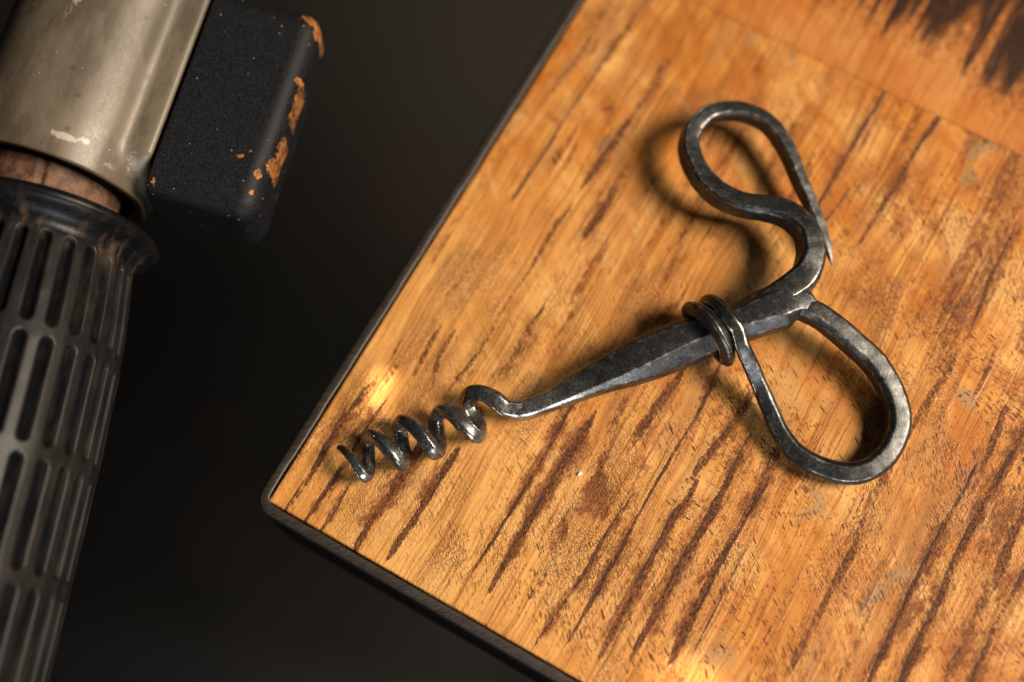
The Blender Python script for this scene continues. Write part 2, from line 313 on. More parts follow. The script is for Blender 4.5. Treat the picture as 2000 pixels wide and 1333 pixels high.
    c = w.mix(w.math('MULTIPLY', w.math('MULTIPLY', scm, w.math('SUBTRACT', 1.0, edge)), w.rng(vfine, 0.45, 0.75, 0.0, 0.25)), c, (0.68, 0.37, 0.12))  # highlights on the flakes, put into the colour as a paler tone
    c = w.mix(w.math('MULTIPLY', flake, 0.80), c, (0.090, 0.026, 0.007))
    # saw streaks
    st = w.math('ADD', streak, w.math('MULTIPLY', w.math('SUBTRACT', w.noise(w.vmul(fl, (0.5, 1.5, 1.0)), 0.85, 4, 0.72), 0.5), 1.9))
    sm = w.rng(st, 0.26, 0.66)
    core = w.rng(st, 0.85, 1.30)
    fleck = w.noise(w.vmul(p, (1.0, 0.6, 1.0)), 1.9, 3, 0.75)
    scol = w.mix(w.rng(fleck, 0.40, 0.64), (0.040, 0.009, 0.0025), (0.21, 0.060, 0.010))
    c = w.mix(w.math('MULTIPLY', sm, 0.94), c, scol)
    c = w.mix(w.math('MULTIPLY', core, w.rng(fleck, 0.35, 0.6, 0.9, 0.2)), c, (0.038, 0.012, 0.006))
    crack = w.rng(w.math('ADD', w.attr('crack'), w.math('MULTIPLY', w.math('SUBTRACT', fine, 0.5), 1.0)), 0.35, 0.75)
    c = w.mix(w.math('MULTIPLY', crack, 0.78), c, (0.040, 0.014, 0.008))
    if second:
        dk = w.attr('dark')
        dm = w.rng(w.math('ADD', dk, w.math('MULTIPLY', w.math('SUBTRACT', w.noise(w.vmul(p, (1.0, 0.2, 1.0)), 0.5, 4, 0.65), 0.5), 0.6)), 0.05, 1.0)
        dcol = w.mix(w.rng(w.noise(w.vmul(p, (1.0, 0.14, 1.0)), 0.45, 3, 0.6), 0.50, 0.66), (0.006, 0.003, 0.002), (0.085, 0.028, 0.008))
        c = w.mix(w.math('MULTIPLY', dm, 0.93), c, dcol)
    hsv = w.n('ShaderNodeHueSaturation', {'Color': c, 'Value': w.rng(vfine, 0.2, 0.8, 0.88, 1.12)})
    w.set('Base Color', hsv.outputs[0])
    w.set('Roughness', w.math('ADD', w.rng(fine, 0.3, 0.7, 0.40, 0.54), w.math('MULTIPLY', w.math('MAXIMUM', sm, bm), 0.10)))
    w.set('Specular IOR Level', 0.26)
    h = w.math('MULTIPLY', w.math('MULTIPLY', scaly, w.rng(sv.outputs['Distance'], 0.0, 0.25)), 0.6)
    h = w.math('ADD', h, w.math('MULTIPLY', w.math('ADD', w.math('MAXIMUM', scaly, streak), 0.03), w.math('MULTIPLY', w.noise(w.vmul(p, (1.0, 0.7, 1.0)), 2.0, 3, 0.75), 1.6)))
    w.set('Normal', w.bump(h, 0.22, 1.0))
    return w.m


def steel_material(name):
    """blackened forged steel; the attribute polish runs from 0 (black) to 1 (rubbed bright)"""
    w = NT(name)
    p = w.mm()
    wr = w.attr('wear'); pol = w.attr('polish')
    n1 = w.noise(p, 0.35, 4, 0.65)
    n2 = w.noise(p, 1.6, 4, 0.7)
    edge = w.rng(w.math('ADD', w.math('MULTIPLY', wr, 0.66), w.math('MULTIPLY', w.math('SUBTRACT', w.noise(p, 0.5, 4, 0.7), 0.5), 1.7)), 0.45, 1.05)
    rub = w.math('MULTIPLY', w.rng(w.math('ADD', n1, w.math('MULTIPLY', w.math('SUBTRACT', n2, 0.5), 0.6)), 0.50, 0.85), w.rng(pol, 0, 1, 0.13, 0.90, False))
    mk = w.math('MAXIMUM', edge, rub)
    lo = w.mix(pol, (0.047, 0.047, 0.047), (0.130, 0.127, 0.124))
    hi = w.mix(pol, (0.070, 0.069, 0.067), (0.270, 0.263, 0.255))
    c = w.mix(w.rng(n1, 0.3, 0.7), lo, hi)
    scr = w.noise(w.vmul(p, (0.5, 4.0, 1.0)), 1.0, 3, 0.7)
    c = w.mix(w.rng(scr, 0.60, 0.78, 0, 0.6), c, (0.16, 0.145, 0.13))
    c = w.mix(mk, c, w.mix(pol, (0.42, 0.395, 0.365), (0.70, 0.67, 0.63)))
    w.set('Base Color', c)
    w.set('Metallic', 0.92)
    rough = w.math('SUBTRACT', w.rng(n2, 0.3, 0.7, 0.32, 0.50), w.math('MULTIPLY', pol, 0.13))
    w.set('Roughness', w.math('ADD', rough, w.math('MULTIPLY', mk, -0.08)))
    h = w.math('ADD', w.math('MULTIPLY', n2, 0.8), w.math('MULTIPLY', n1, 1.2))
    w.set('Normal', w.bump(h, 0.16, 0.26))
    return w.m


def rim_material():
    w = NT('brushed_dark_steel')
    p = w.mm()
    a = w.noise(w.vmul(w.vadd(p, (0, 0, 0)), (0.35, 2.6, 1.0)), 1.0, 3, 0.6)
    # brushing runs diagonally across the edge
    rot = w.n('ShaderNodeVectorRotate', {'Vector': p, 'Angle': math.radians(52)}, rotation_type='Z_AXIS')
    b = w.noise(w.vmul(rot.outputs[0], (7.0, 0.35, 1.0)), 1.0, 4, 0.75)
    g = w.noise(p, 0.12, 3, 0.6)
    wr = w.attr('wear')
    c = w.mix(w.rng(b, 0.3, 0.7), (0.040, 0.033, 0.029), (0.120, 0.100, 0.086))
    c = w.mix(w.rng(g, 0.4, 0.7, 0, 0.5), c, (0.09, 0.062, 0.045))
    c = w.mix(w.math('SUBTRACT', 1.0, wr), c, (0.003, 0.0027, 0.0026))  # low mask values turn the band's sides near black; the top stays brushed
    w.set('Base Color', c)
    w.set('Metallic', w.rng(wr, 0, 1, 0.0, 0.85, False))
    w.set('Specular IOR Level', w.rng(wr, 0, 1, 0.06, 0.5, False))
    w.set('Roughness', w.rng(b, 0.3, 0.7, 0.40, 0.55))
    w.set('Normal', w.bump(w.math('ADD', b, w.math('MULTIPLY', a, 0.3)), 0.06, 0.7))
    return w.m


def dark_material(name, c0, c1, rough, scale, bump_mm=0.0, spec=0.5, specks=None):
    w = NT(name)
    p = w.mm()
    n = w.noise(p, scale, 4, 0.6)
    c = w.mix(w.rng(n, 0.35, 0.68), c0, c1)
    if specks:
        v = w.n('ShaderNodeTexVoronoi', {'Vector': p, 'Scale': specks})
        s = w.n('ShaderNodeSeparateColor', {'Color': v.outputs['Color']})
        on = w.math('LESS_THAN', s.outputs[0], 0.10)
        k = w.math('MULTIPLY', w.math('LESS_THAN', v.outputs['Distance'], w.math('MULTIPLY', s.outputs[1], 0.13)), on)
        c = w.mix(w.math('MULTIPLY', k, 0.7), c, (0.5, 0.47, 0.42))
    w.set('Base Color', c)
    w.set('Roughness', rough)
    w.set('Specular IOR Level', spec)
    if bump_mm:
        w.set('Normal', w.bump(w.noise(p, scale * 9, 3, 0.6), bump_mm, 0.6))
    return w.m


# ================================================================== floor (far below, out of focus)
def floor_material():
    """dark stained floor: a lighter area round one point, a paler strip, a few rusty spots"""
    w = NT('dark_workshop_floor')
    p = w.mm()
    n = w.noise(p, 0.0075, 3, 0.55)

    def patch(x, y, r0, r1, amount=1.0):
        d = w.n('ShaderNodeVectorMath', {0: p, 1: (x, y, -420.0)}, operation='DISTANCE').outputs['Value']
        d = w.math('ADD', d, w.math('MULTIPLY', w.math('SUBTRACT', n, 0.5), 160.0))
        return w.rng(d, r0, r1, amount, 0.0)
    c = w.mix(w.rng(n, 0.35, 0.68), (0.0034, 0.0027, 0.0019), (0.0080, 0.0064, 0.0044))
    c = w.mix(patch(-125, 340, 40, 210), c, (0.017, 0.0140, 0.0095))  # lighter towards the middle of this patch
    for x, y, r in ((-131, 12, 32), (-150, 215, 40), (-165, 60, 26)):
        c = w.mix(patch(x, y, 4, r, 0.22), c, (0.028, 0.007, 0.005))
    rot = w.n('ShaderNodeVectorRotate', {'Vector': p, 'Center': (-169.0, -72.0, 0.0), 'Angle': math.radians(-19)}, rotation_type='Z_AXIS')
    yv = w.n('ShaderNodeSeparateXYZ', {0: rot.outputs[0]}).outputs[1]
    strip = w.rng(w.math('ABSOLUTE', w.math('ADD', yv, 78.0)), 4.0, 26.0, 0.8, 0.0)
    c = w.mix(strip, c, (0.0105, 0.0096, 0.0090))
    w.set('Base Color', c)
    w.set('Roughness', 0.8)
    w.set('Specular IOR Level', 0.2)
    return w.m


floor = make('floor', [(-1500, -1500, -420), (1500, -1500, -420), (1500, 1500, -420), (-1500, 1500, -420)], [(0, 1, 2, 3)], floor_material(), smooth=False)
tag(floor, kind='structure')

# ================================================================== table top: planks in a steel frame
TABLE_X, TABLE_Y, JOINT = 235.0, 290.0, 150.25
table = empty('table', (0, 0, -25))
tag(table, 'square table top of golden rough-sawn wood planks set in a dark steel frame', 'table')


def axis_points(a, b, dense_a, dense_b, step, coarse):
    left = np.arange(a, dense_a, coarse) if dense_a > a else np.array([])
    mid = np.arange(max(a, dense_a), min(b, dense_b), step)
    right = np.arange(min(b, dense_b), b, coarse) if dense_b < b else np.array([])
    return np.unique(np.concatenate([left, mid, right, [b]]))


def wood_fields(X, Y):
    """masks over the plank surface: streak, brown, grey, scaly, pore"""
    streak = np.zeros_like(X)
    crack = np.zeros_like(X)
    wob = (fbm(X * 0.5, Y * 0.12, 3, 5) - 0.5) * 2.2
    wid_n = 0.42 + 1.0 * fbm(X * 0.25, Y * 0.16, 3, 11)
    patchy = 0.62 + 0.6 * sstep(0.30, 0.62, fbm(X * 0.12, Y * 0.09, 3, 17))
    halo = np.zeros_like(X)
    for pts, wd, st in STREAKS:
        pts = sorted(pts, key=lambda q: q[1])
        ys = np.array([q[1] for q in pts]); xs = np.array([q[0] for q in pts])
        lo, hi = ys[0] - 5, ys[-1] + 5
        m = (Y > lo) & (Y < hi) & (X > xs.min() - 6) & (X < xs.max() + 6)
        if not m.any():
            continue
        yy = Y[m]
        xc = np.interp(yy, ys, xs) + wob[m] * 0.22
        tl = np.clip((yy - lo) / 9.0, 0, 1); tr = np.clip((hi - yy) / 9.0, 0, 1)
        half = wd * 0.46 * wid_n[m] * np.minimum(1, 0.25 + tl) * np.minimum(1, 0.35 + tr) + 0.05
        d = np.abs(X[m] - xc) / half
        streak[m] = np.maximum(streak[m], st * np.minimum(1, patchy[m]) * (1 - sstep(0.35, 1.5, d)) * np.minimum(1, 2.2 * np.minimum(tl, tr)))
        halo[m] = np.maximum(halo[m], st * np.exp(-(np.abs(X[m] - xc) / (1.0 + 1.3 * wd)) ** 2) * np.minimum(1, np.minimum(tl, tr)))
        side = half * (0.75 if int(wd * 100) % 2 else -0.75)
        lw = 0.10 + 0.08 * st
        cd = np.abs(X[m] - xc - side - 0.45 * (vnoise(yy * 0.55, xc * 0.2, 13) - 0.5))
        part_ = sstep(0.40, 0.62, vnoise(yy * 0.11, X[m] * 0.02 + wd, 19))
        crack[m] = np.maximum(crack[m], st * part_ * (1 - sstep(lw, lw * 2.6, cd)) * np.minimum(1, 2.0 * np.minimum(tl, tr)))
    # unrecorded faint streaks
    fs = fbm(X * 0.42, Y * 0.035, 3, 21)
    zone = fbm(X * 0.03, Y * 0.03, 2, 33)
    streak = np.maximum(streak, 0.50 * sstep(0.60, 0.72, fs) * sstep(0.42, 0.62, zone))
    out = [np.zeros_like(X) for _ in range(3)]
    warpx = (fbm(X * 0.16, Y * 0.16, 3, 41) - 0.5) * 6
    warpy = (fbm(X * 0.16, Y * 0.16, 3, 47) - 0.5) * 10
    for bx, by, ra, rc, st, kd in BLOTCH:
        d2 = ((X + warpx - bx) / rc) ** 2 + ((Y + warpy - by) / ra) ** 2
        out[kd] = np.maximum(out[kd], st * np.exp(-d2 * 0.9))
    brown, grey, scaly = out
    main = streak.copy()
    brown = np.maximum(brown, halo * 0.85 * sstep(0.42, 0.62, fbm(X * 0.16, Y * 0.10, 3, 29)))
    scaly = np.maximum(scaly, halo * 0.6)
    brown = np.maximum(brown, 0.62 * sstep(0.56, 0.72, fbm(X * 0.26, Y * 0.022, 3, 61)) * sstep(0.36, 0.60, fbm(X * 0.03, Y * 0.03, 2, 63)))
    grey = np.maximum(grey, 0.45 * sstep(0.60, 0.75, fbm(X * 0.12, Y * 0.04, 3, 71)))
    scaly = np.maximum(scaly, 0.65 * sstep(0.55, 0.74, fbm(X * 0.10, Y * 0.05, 3, 81)))
    scaly = np.maximum(scaly, streak * 0.6)
    pale = np.zeros_like(X)
    for bx, by, r_, s_ in ((40, 14, 42, 0.9), (8, 52, 30, 0.7), (70, 40, 26, 0.5), (30, 75, 26, 0.5), (62, 92, 24, 0.4), (95, 66, 20, 0.5)):
        pale = np.maximum(pale, s_ * np.exp(-(((X + 2 * warpx - bx) / r_) ** 2 + ((Y + 2 * warpy - by) / r_) ** 2)))
    # pores show most towards the near right
    pore = np.clip(sstep(-10, 70, X * 0.9 - Y * 0.25) * 0.9 + 0.25 + 0.5 * (fbm(X * 0.05, Y * 0.05, 2, 91) - 0.5), 0.15, 1.0)
    return streak, brown, grey, scaly, pore, crack, pale


def plank(name, x0, x1, y0, y1, mat, dark=False, thick=18.0):
    gx = axis_points(x0, x1, -5, 162, 0.26, 3.0)
    gy = axis_points(y0, y1, -5, 200, 0.26, 3.0)
    X, Y = np.meshgrid(gx, gy, indexing='ij')
    streak, brown, grey, scaly, pore, crack, pale = wood_fields(X, Y)
    dk = np.zeros_like(X)
    if dark:
        streak *= 0.15; crack *= 0; pale *= 0; brown *= 0.25; scaly *= 0.25; grey *= 0.2; pore = pore * 0.15
        xs = np.array([f[0] for f in FINGERS]); ys = np.array([f[1] for f in FINGERS])
        o_ = np.argsort(xs)
        base = np.interp(X, xs[o_], ys[o_])
        lines = fbm(X * 0.40, Y * 0.016, 3, 25)
        dk = sstep(0.0, 1.0, (Y - base - 1) / 20 + (lines - 0.5) * 2.6)
        dk *= sstep(-6, 4, Y - base)
        for fx, fy, fw in FINGERS:
            t = np.clip((Y - fy + 3) / 22, 0, 1)
            d = np.abs(X + 0.8 * (vnoise(X * 0.3, Y * 0.15, 4) - 0.5) - fx) / (fw * 0.70 * (0.2 + 0.9 * t) + 0.15)
            dk = np.maximum(dk, 0.95 * (1 - sstep(0.1, 1.5, d)) * sstep(0, 0.5, t))
        stain = sstep(-16, 6, Y - base + 14 * (fbm(X * 0.12, Y * 0.03, 3, 35) - 0.5))
        brown = np.maximum(brown, 0.55 * stain)
    else:
        # bare, smoother strip along the near edge
        strip = sstep(2, 9, Y + 3 * (fbm(X * 0.08, Y * 0.02, 2, 3) - 0.5))
        keep = 0.55 + 0.45 * strip
        pore = pore * keep; scaly = scaly * keep
    rough = fbm(X * 1.4, Y * 0.9, 3, 55) - 0.5
    Z = -0.12 * sstep(0.4, 1.0, streak) + 0.14 * rough * np.clip(scaly + streak, 0, 1) + 0.05 * (fbm(X * 0.2, Y * 0.1, 3, 77) - 0.5)
    Z -= 0.10 * brown
    # eased edges
    e = np.minimum(np.minimum(X - x0, x1 - X), np.minimum(Y - y0, y1 - Y))
    Z -= np.where((Y - y0 < 1) & dark | (y1 - Y < 1) & (not dark), 0.10, 0.35) * (1 - sstep(0, 0.5, e))
    nu, nv = X.shape
    P = np.stack([X, Y, Z], -1).reshape(-1, 3)
    F = grid_faces(nu, nv)
    # skirt and underside
    border = np.concatenate([np.arange(nu) * nv, (nu - 1) * nv + np.arange(1, nv), (np.arange(nu - 2, -1, -1)) * nv + nv - 1, np.arange(nv - 2, 0, -1)])
    nb = len(border); base_i = len(P)
    low = P[border].copy(); low[:, 2] = -thick
    k = np.arange(nb); k2 = (k + 1) % nb
    S = np.stack([border[k], base_i + k, base_i + k2, border[k2]], -1)
    P = np.concatenate([P, low])
    corner = [base_i, base_i + nu - 1, base_i + nu - 1 + nv - 1, base_i + nu - 1 + nv - 1 + nu - 1]
    F = np.concatenate([F, S, np.array([[corner[0], corner[3], corner[2], corner[1]]])])

    def full(a):
        a = a.reshape(-1)
        return np.concatenate([a, a[border]])
    ang = math.radians(-38)
    wx = X + (fbm(X * 0.028, Y * 0.028, 2, 101) - 0.5) * 10
    wy = Y + (fbm(X * 0.028, Y * 0.028, 2, 107) - 0.5) * 15
    fp = wx * math.cos(ang) + wy * math.sin(ang); fq = -wx * math.sin(ang) + wy * math.cos(ang)
    flow = np.stack([full(fp), full(fq), np.zeros(len(P))], -1)
    at = dict(streak=full(streak), brown=full(brown), grey=full(grey), scaly=full(scaly), pore=full(pore), crack=full(crack), pale=full(pale), flow=flow)
    if dark:
        at['dark'] = full(dk)
    o = make(name, P, F, mat, table, at)
    o.location = (0, 0, 0.025)
    return o


plank_1 = plank('plank', 0.15, TABLE_X, 0.15, JOINT, wood_material('golden_wood'))
plank_2 = plank('plank', 0.15, TABLE_X, JOINT + 0.12, TABLE_Y, wood_material('reddish_wood', True), dark=True)
plank_1['label'] = 'golden plank with brown saw streaks under the corkscrew'
plank_2['label'] = 'redder plank with burnt dark streaks at the far end'


def frame_mesh():
    """closed rectangular steel band with rounded outer corners and a soft top edge"""
    t, zt, zb = 2.5, 0.25, -27.0
    R = 4.2
    pts = []
    ox0, oy0, ox1, oy1 = -t, -t, TABLE_X + t, TABLE_Y + t

    def seg(a, b):
        L = math.dist(a, b); n = max(2, int(L / 1.2))
        return [(a[0] + (b[0] - a[0]) * i / n, a[1] + (b[1] - a[1]) * i / n) for i in range(n)]
    cs = [((ox0 + R, oy0 + R), 180), ((ox1 - R, oy0 + R), 270), ((ox1 - R, oy1 - R), 0), ((ox0 + R, oy1 - R), 90)]
    outer, inner = [], []
    # walk with matching counts so that outer and inner share stations
    corners_o = [(c[0], c[1]) for c in cs]
    for k in range(4):
        (cx, cy), a0 = cs[k]
        for i in range(9):
            a = math.radians(a0 + i * 90 / 8)
            outer.append((cx + R * math.cos(a), cy + R * math.sin(a)))
            ix = min(max(cx + (R - t) * math.cos(a), 0), TABLE_X); iy = min(max(cy + (R - t) * math.sin(a), 0), TABLE_Y)
            inner.append((ix, iy))
        (nx, ny), na = cs[(k + 1) % 4]
        a = math.radians(na)
        so = seg(outer[-1], (nx + R * math.cos(a), ny + R * math.sin(a)))[1:]
        si = seg(inner[-1], (min(max(nx + (R - t) * math.cos(a), 0), TABLE_X), min(max(ny + (R - t) * math.sin(a), 0), TABLE_Y)))[1:]
        m = min(len(so), len(si))
        so = [so[int(i * len(so) / m)] for i in range(m)]; si = [si[int(i * len(si) / m)] for i in range(m)]
        outer += so; inner += si
    O = np.array(outer); I = np.array(inner); n = len(O)
    d = O - I; L = np.linalg.norm(d, axis=1, keepdims=True); d = d / np.maximum(L, 1e-6)
    nz = fbm(O[:, 0] * 0.25, O[:, 1] * 0.25, 3, 5) - 0.5
    nz2 = fbm(O[:, 0] * 0.08, O[:, 1] * 0.08, 2, 9) - 0.5
    prof = []
    inx = I + d * (0.12 + 0.25 * nz[:, None])
    def ring(xy, z, wear):
        prof.append((np.column_stack([xy, z]), wear))
    one = np.ones(n)
    ring(inx, one * zb, 0); ring(inx, one * (zt - 0.35), 0.1); ring(inx + d * 0.12, one * (zt - 0.05), 0.9)
    ring(inx + d * 0.35, zt + 0.08 * nz, 1.0)
    wt = 0.75 + 0.5 * nz2[:, None]
    ring(O - d * (0.95 * wt), zt + 0.08 * nz2, 1.0); ring(O - d * (0.45 * wt), zt - 0.12 + 0.1 * nz, 0.95)
    ring(O - d * 0.15, one * (zt - 0.5) + 0.15 * nz, 0.55); ring(O, one * (zt - 1.1), 0.15)
    ring(O, one * (zt - 6), 0.0); ring(O, one * zb, 0.0)
    ns = len(prof)
    P = np.stack([p[0] for p in prof], 1).reshape(-1, 3)
    W = np.stack([one * p[1] for p in prof], 1).reshape(-1)
    i = np.arange(n)[:, None]; i2 = (i + 1) % n; j = np.arange(ns)[None, :]; j2 = (j + 1) % ns
    F = np.stack([i * ns + j, i * ns + j2, i2 * ns + j2, i2 * ns + j], -1).reshape(-1, 4)
    return P, F[:, ::-1], W


P_, F_, W_ = frame_mesh()
fr = make('frame', P_, F_, rim_material(), table, {'wear': W_})
fr.location = (0, 0, 0.025)
fr['label'] = 'dark worn steel edge band round the planks'

# ================================================================== corkscrew
steel = steel_material('forged_black_steel')
screw = empty('corkscrew', (75, 60, 0))
tag(screw, 'hand-forged black iron corkscrew with two teardrop loops lying on the golden wood', 'corkscrew')


def spline(ctrl, step):
    """Catmull-Rom through control rows (any number of columns), resampled by arc length of the first three"""
    c = np.asarray(ctrl, float)
    c = np.vstack([2 * c[0] - c[1], c, 2 * c[-1] - c[-2]])
    out = []
    for i in range(1, len(c) - 2):
        t = np.linspace(0, 1, 24, endpoint=False)[:, None]
        p0, p1, p2, p3 = c[i - 1], c[i], c[i + 1], c[i + 2]
        out.append(0.5 * (2 * p1 + (p2 - p0) * t + (2 * p0 - 5 * p1 + 4 * p2 - p3) * t * t + (3 * p1 - p0 - 3 * p2 + p3) * t ** 3))
    out.append(c[-2][None])
    q = np.vstack(out)
    L = np.concatenate([[0], np.cumsum(np.linalg.norm(np.diff(q[:, :3], axis=0), axis=1))])
    s = np.linspace(0, L[-1], max(3, int(L[-1] / step)))
    return np.column_stack([np.interp(s, L, q[:, k]) for k in range(q.shape[1])])


def rounded_section(corners, r):
    """corner list (k,2) per station -> finer loop with eased corners; returns pts, wear"""
    k = len(corners); pts = []; wear = []
    for i in range(k):
        a = corners[i - 1]; b = corners[i]; c = corners[(i + 1) % k]
        ub = (a - b); lb = np.linalg.norm(ub) + 1e-9; uc = (c - b); lc = np.linalg.norm(uc) + 1e-9
        rr = min(r, 0.42 * lb, 0.42 * lc)
        p0 = b + ub / lb * rr; p2 = b + uc / lc * rr; p1 = 0.25 * p0 + 0.5 * b + 0.25 * p2
        pts += [p0, p1, p2, p2 + (c + uc * 0 - b) * 0 + (b + uc - p2) * 0.30, p2 + (b + uc - p2) * 0.58]
        wear += [0.75, 1.0, 0.75, 0.05, 0.05]
    return np.array(pts), np.array(wear)


def loft(path, frames, sections, wears, amp=0.12, nscale=0.28, seed=0, cap=True):
    """path (n,3), frames (n,2,3): directions of section x and y, sections list of (m,2)"""
    n = len(path); m = len(sections[0])
    P = np.array([path[i] + sections[i] @ frames[i] for i in range(n)])
    ctr = path[:, None, :]
    rad = P - ctr
    rl = np.linalg.norm(rad, axis=2, keepdims=True) + 1e-6
    flat = P.reshape(-1, 3)
    nz = (vnoise3(flat * nscale, seed) - 0.5) * 2 + 0.5 * (vnoise3(flat * nscale * 2.7, seed + 3) - 0.5) * 2
    lim = np.minimum(1.0, rl[..., 0] / 1.6)
    P = P + rad / rl * (nz.reshape(n, m) * amp * lim)[..., None]
    W = np.array(wears)
    V = P.reshape(-1, 3); F = grid_faces(n, m, wrap_v=True).tolist()
    Wf = W.reshape(-1)
    if cap:
        F.append(list(range(m))[::-1] if False else list(range(m - 1, -1, -1))); F.append([(n - 1) * m + j for j in range(m)])
    return V, F, Wf


def tangents(p):
    t = np.gradient(p, axis=0)
    return t / np.linalg.norm(t, axis=1, keepdims=True)


def frames_up(p, up=(0, 0, 1.0)):
    T = tangents(p); up = np.array(up)
    N = up - (T @ up)[:, None] * T; N /= np.linalg.norm(N, axis=1, keepdims=True)
    B = np.cross(N, T)
    return np.stack([B, N], 1)


def frames_pt(p, up=(0, 0, 1.0)):
    T = tangents(p); fr_ = []
    n = np.array(up) - T[0] * (T[0] @ np.array(up)); n /= np.linalg.norm(n)
    for i in range(len(p)):
        n = n - T[i] * (n @ T[i]); n /= np.linalg.norm(n)
        fr_.append((np.cross(n, T[i]), n))
    return np.array(fr_)


def bar_section(hw, hh, c):
    return np.array([(-hw, -hh + c), (-hw + c, -hh), (hw - c, -hh), (hw, -hh + c), (hw, hh - c), (hw - c, hh), (-hw + c, hh), (-hw, hh - c)])[:, :]


def bar(name, rows, frames_fn, mat, chamfer=0.30, step=0.45, r=0.28, amp=0.10, seed=0, frames=None, sel=None, twist=0.0, wear_k=1.0, polish=0.0, cap=True):
    q = spline(rows, step) if frames is None else rows
    p = q[:, :3]
    fr_ = frames_fn(p) if frames is None else frames
    if twist:
        ca, sa = math.cos(twist), math.sin(twist)
        fr_ = np.stack([fr_[:, 0] * ca + fr_[:, 1] * sa, -fr_[:, 0] * sa + fr_[:, 1] * ca], 1)
    secs, ws = [], []
    for i in range(len(q)):
        hw, hh = q[i, 3], q[i, 4]
        c = chamfer * min(hw, hh)
        s_, w_ = rounded_section(bar_section(hw, hh, c), r * min(1, min(hw, hh) / 1.2))
        secs.append(s_); ws.append(w_)
    if sel is not None:
        a, b = sel
        p = p[a:b]; fr_ = fr_[a:b]; secs = secs[a:b]; ws = ws[a:b]
    V, F, W = loft(p, fr_, secs, ws, amp=amp, seed=seed, cap=cap)
    return make(name, V - np.array([75, 60, 0]), F, mat, screw, {'wear': W * wear_k, 'polish': np.full(len(W), polish)})


# worm: round-square wire wound into four turns
rows = [(a[0], a[1], a[2], a[3], a[3]) for a in WORM]
bar('worm', rows, frames_pt, steel, chamfer=0.40, step=0.4, r=0.42, amp=0.08, seed=1, wear_k=0.35, polish=1.0)

# shank: tapering eight-sided body with hammered facets
sh = spline(SHANK, 0.6)
shp = sh[:, :3]
T = tangents(shp)
Nn = np.column_stack([T[:, 1], -T[:, 0], 0 * T[:, 0]]); Nn /= np.linalg.norm(Nn, axis=1, keepdims=True)    # towards the near side
Zz = np.cross(Nn, T); Zz *= np.sign(Zz[:, 2:3])
secs, ws = [], []
for i in range(len(sh)):
    hw, hh, cn, cf, cb = sh[i, 3:8]
    cs_ = np.array([(-hw, -hh + cb), (-hw + cb, -hh), (hw - cb, -hh), (hw, -hh + cb), (hw, hh - cn * 0.95), (hw - cn, hh), (-hw + cf, hh), (-hw, hh - cf)])
    s_, w_ = rounded_section(cs_, 0.22)
    secs.append(s_); ws.append(w_)
V, F, W = loft(shp, np.stack([Nn, Zz], 1), secs, ws, amp=0.09, nscale=0.16, seed=5)
_arc = np.linalg.norm(shp - shp[0], axis=1)
make('shank', V - np.array([75, 60, 0]), F, steel, screw, {'wear': W, 'polish': np.repeat(1 - sstep(4, 22, _arc), len(secs[0]))})

# far loop: S-bend, teardrop, tapering to a point beside the bend
def leaning(q):
    a = frames_up(q); b = frames_up(q, LOOP_UP)
    s = np.concatenate([[0], np.cumsum(np.linalg.norm(np.diff(q, axis=0), axis=1))])
    k = sstep(11, 20, s)[:, None, None]
    m = a * (1 - k) + b * k
    return m / np.linalg.norm(m, axis=2, keepdims=True)


bar('handle_loop', LOOPA, leaning, steel, chamfer=0.30, seed=8)['label'] = 'raised loop whose end tapers to a sharp point'

# near loop, then two turns of its thin end wound round the shank
ax = np.array(RINGAX); near = np.array([ax[1], -ax[0], 0.0]); c0 = np.array(RINGC)
wrap = []
for i in range(44):
    ph = math.radians(64 + 483 * i / 43)
    # 0 = near side, 90 = top, 180 = far side
    adv = float(np.interp(math.degrees(ph), [20, 60, 100, 140, 180, 270, 330, 400, 450, 500, 550], [1.6, 0.8, -0.4, -1.2, -2.3, -2.3, -2.1, -2.6, -3.6, -5.2, -6.0]))
    q_ = c0 + ax * adv + near * (6.25 * math.cos(ph)) + np.array([0, 0, 1.0]) * (6.05 * math.sin(ph) + 0.05)
    wrap.append((q_[0], q_[1], q_[2], 1.6 - 0.1 * i / 43, 1.55 - 0.15 * i / 43))
allb = spline(np.array(list(LOOPB) + wrap), 0.45)
split = int(np.argmin(np.linalg.norm(allb[:, :3] - np.array(wrap[1][:3]), axis=1)))
frs = frames_pt(allb[:, :3])
bar('handle_loop', allb, None, steel, chamfer=0.38, seed=12, frames=frs, sel=(0, split + 1), cap=False)['label'] = 'loop resting on the wood that returns to the shank'
bar('wire_collar', allb, None, steel, chamfer=0.38, seed=12, frames=frs, sel=(split, len(allb)), cap=False)

# ================================================================== bright metal speck
rnd = random.Random(3)
sv_ = []
for i in range(14):
    v = Vector((rnd.gauss(0, 1), rnd.gauss(0, 1), rnd.gauss(0, 1))).normalized()
    sv_.append((v.x * 0.55 * rnd.uniform(.7, 1.1), v.y * 0.8 * rnd.uniform(.7, 1.1), 0.35 + v.z * 0.42))
import bmesh
bm = bmesh.new()
for v in sv_:
    bm.verts.new([c * MM for c in v])
bmesh.ops.convex_hull(bm, input=bm.verts)
me = bpy.data.meshes.new('metal_chip'); bm.to_mesh(me); bm.free()
ch = bpy.data.objects.new('metal_chip', me); col.objects.link(ch)
wm = NT('bright_chip'); wm.set('Base Color', (0.9, 0.9, 0.9, 1)); wm.set('Metallic', 0.3); wm.set('Roughness', 0.35)
me.materials.append(wm.m)
ch.location = (CHIP[0] * MM, CHIP[1] * MM, 0)
tag(ch, 'tiny bright silver metal speck lying on the wood below the shank', 'metal speck')

# ================================================================== machine handle at the left
hnd = empty('machine_handle', HND_LOC, HND_ROT)
tag(hnd, 'old machine handle with khaki metal housing, chipped black block and ribbed black grip', 'handle')


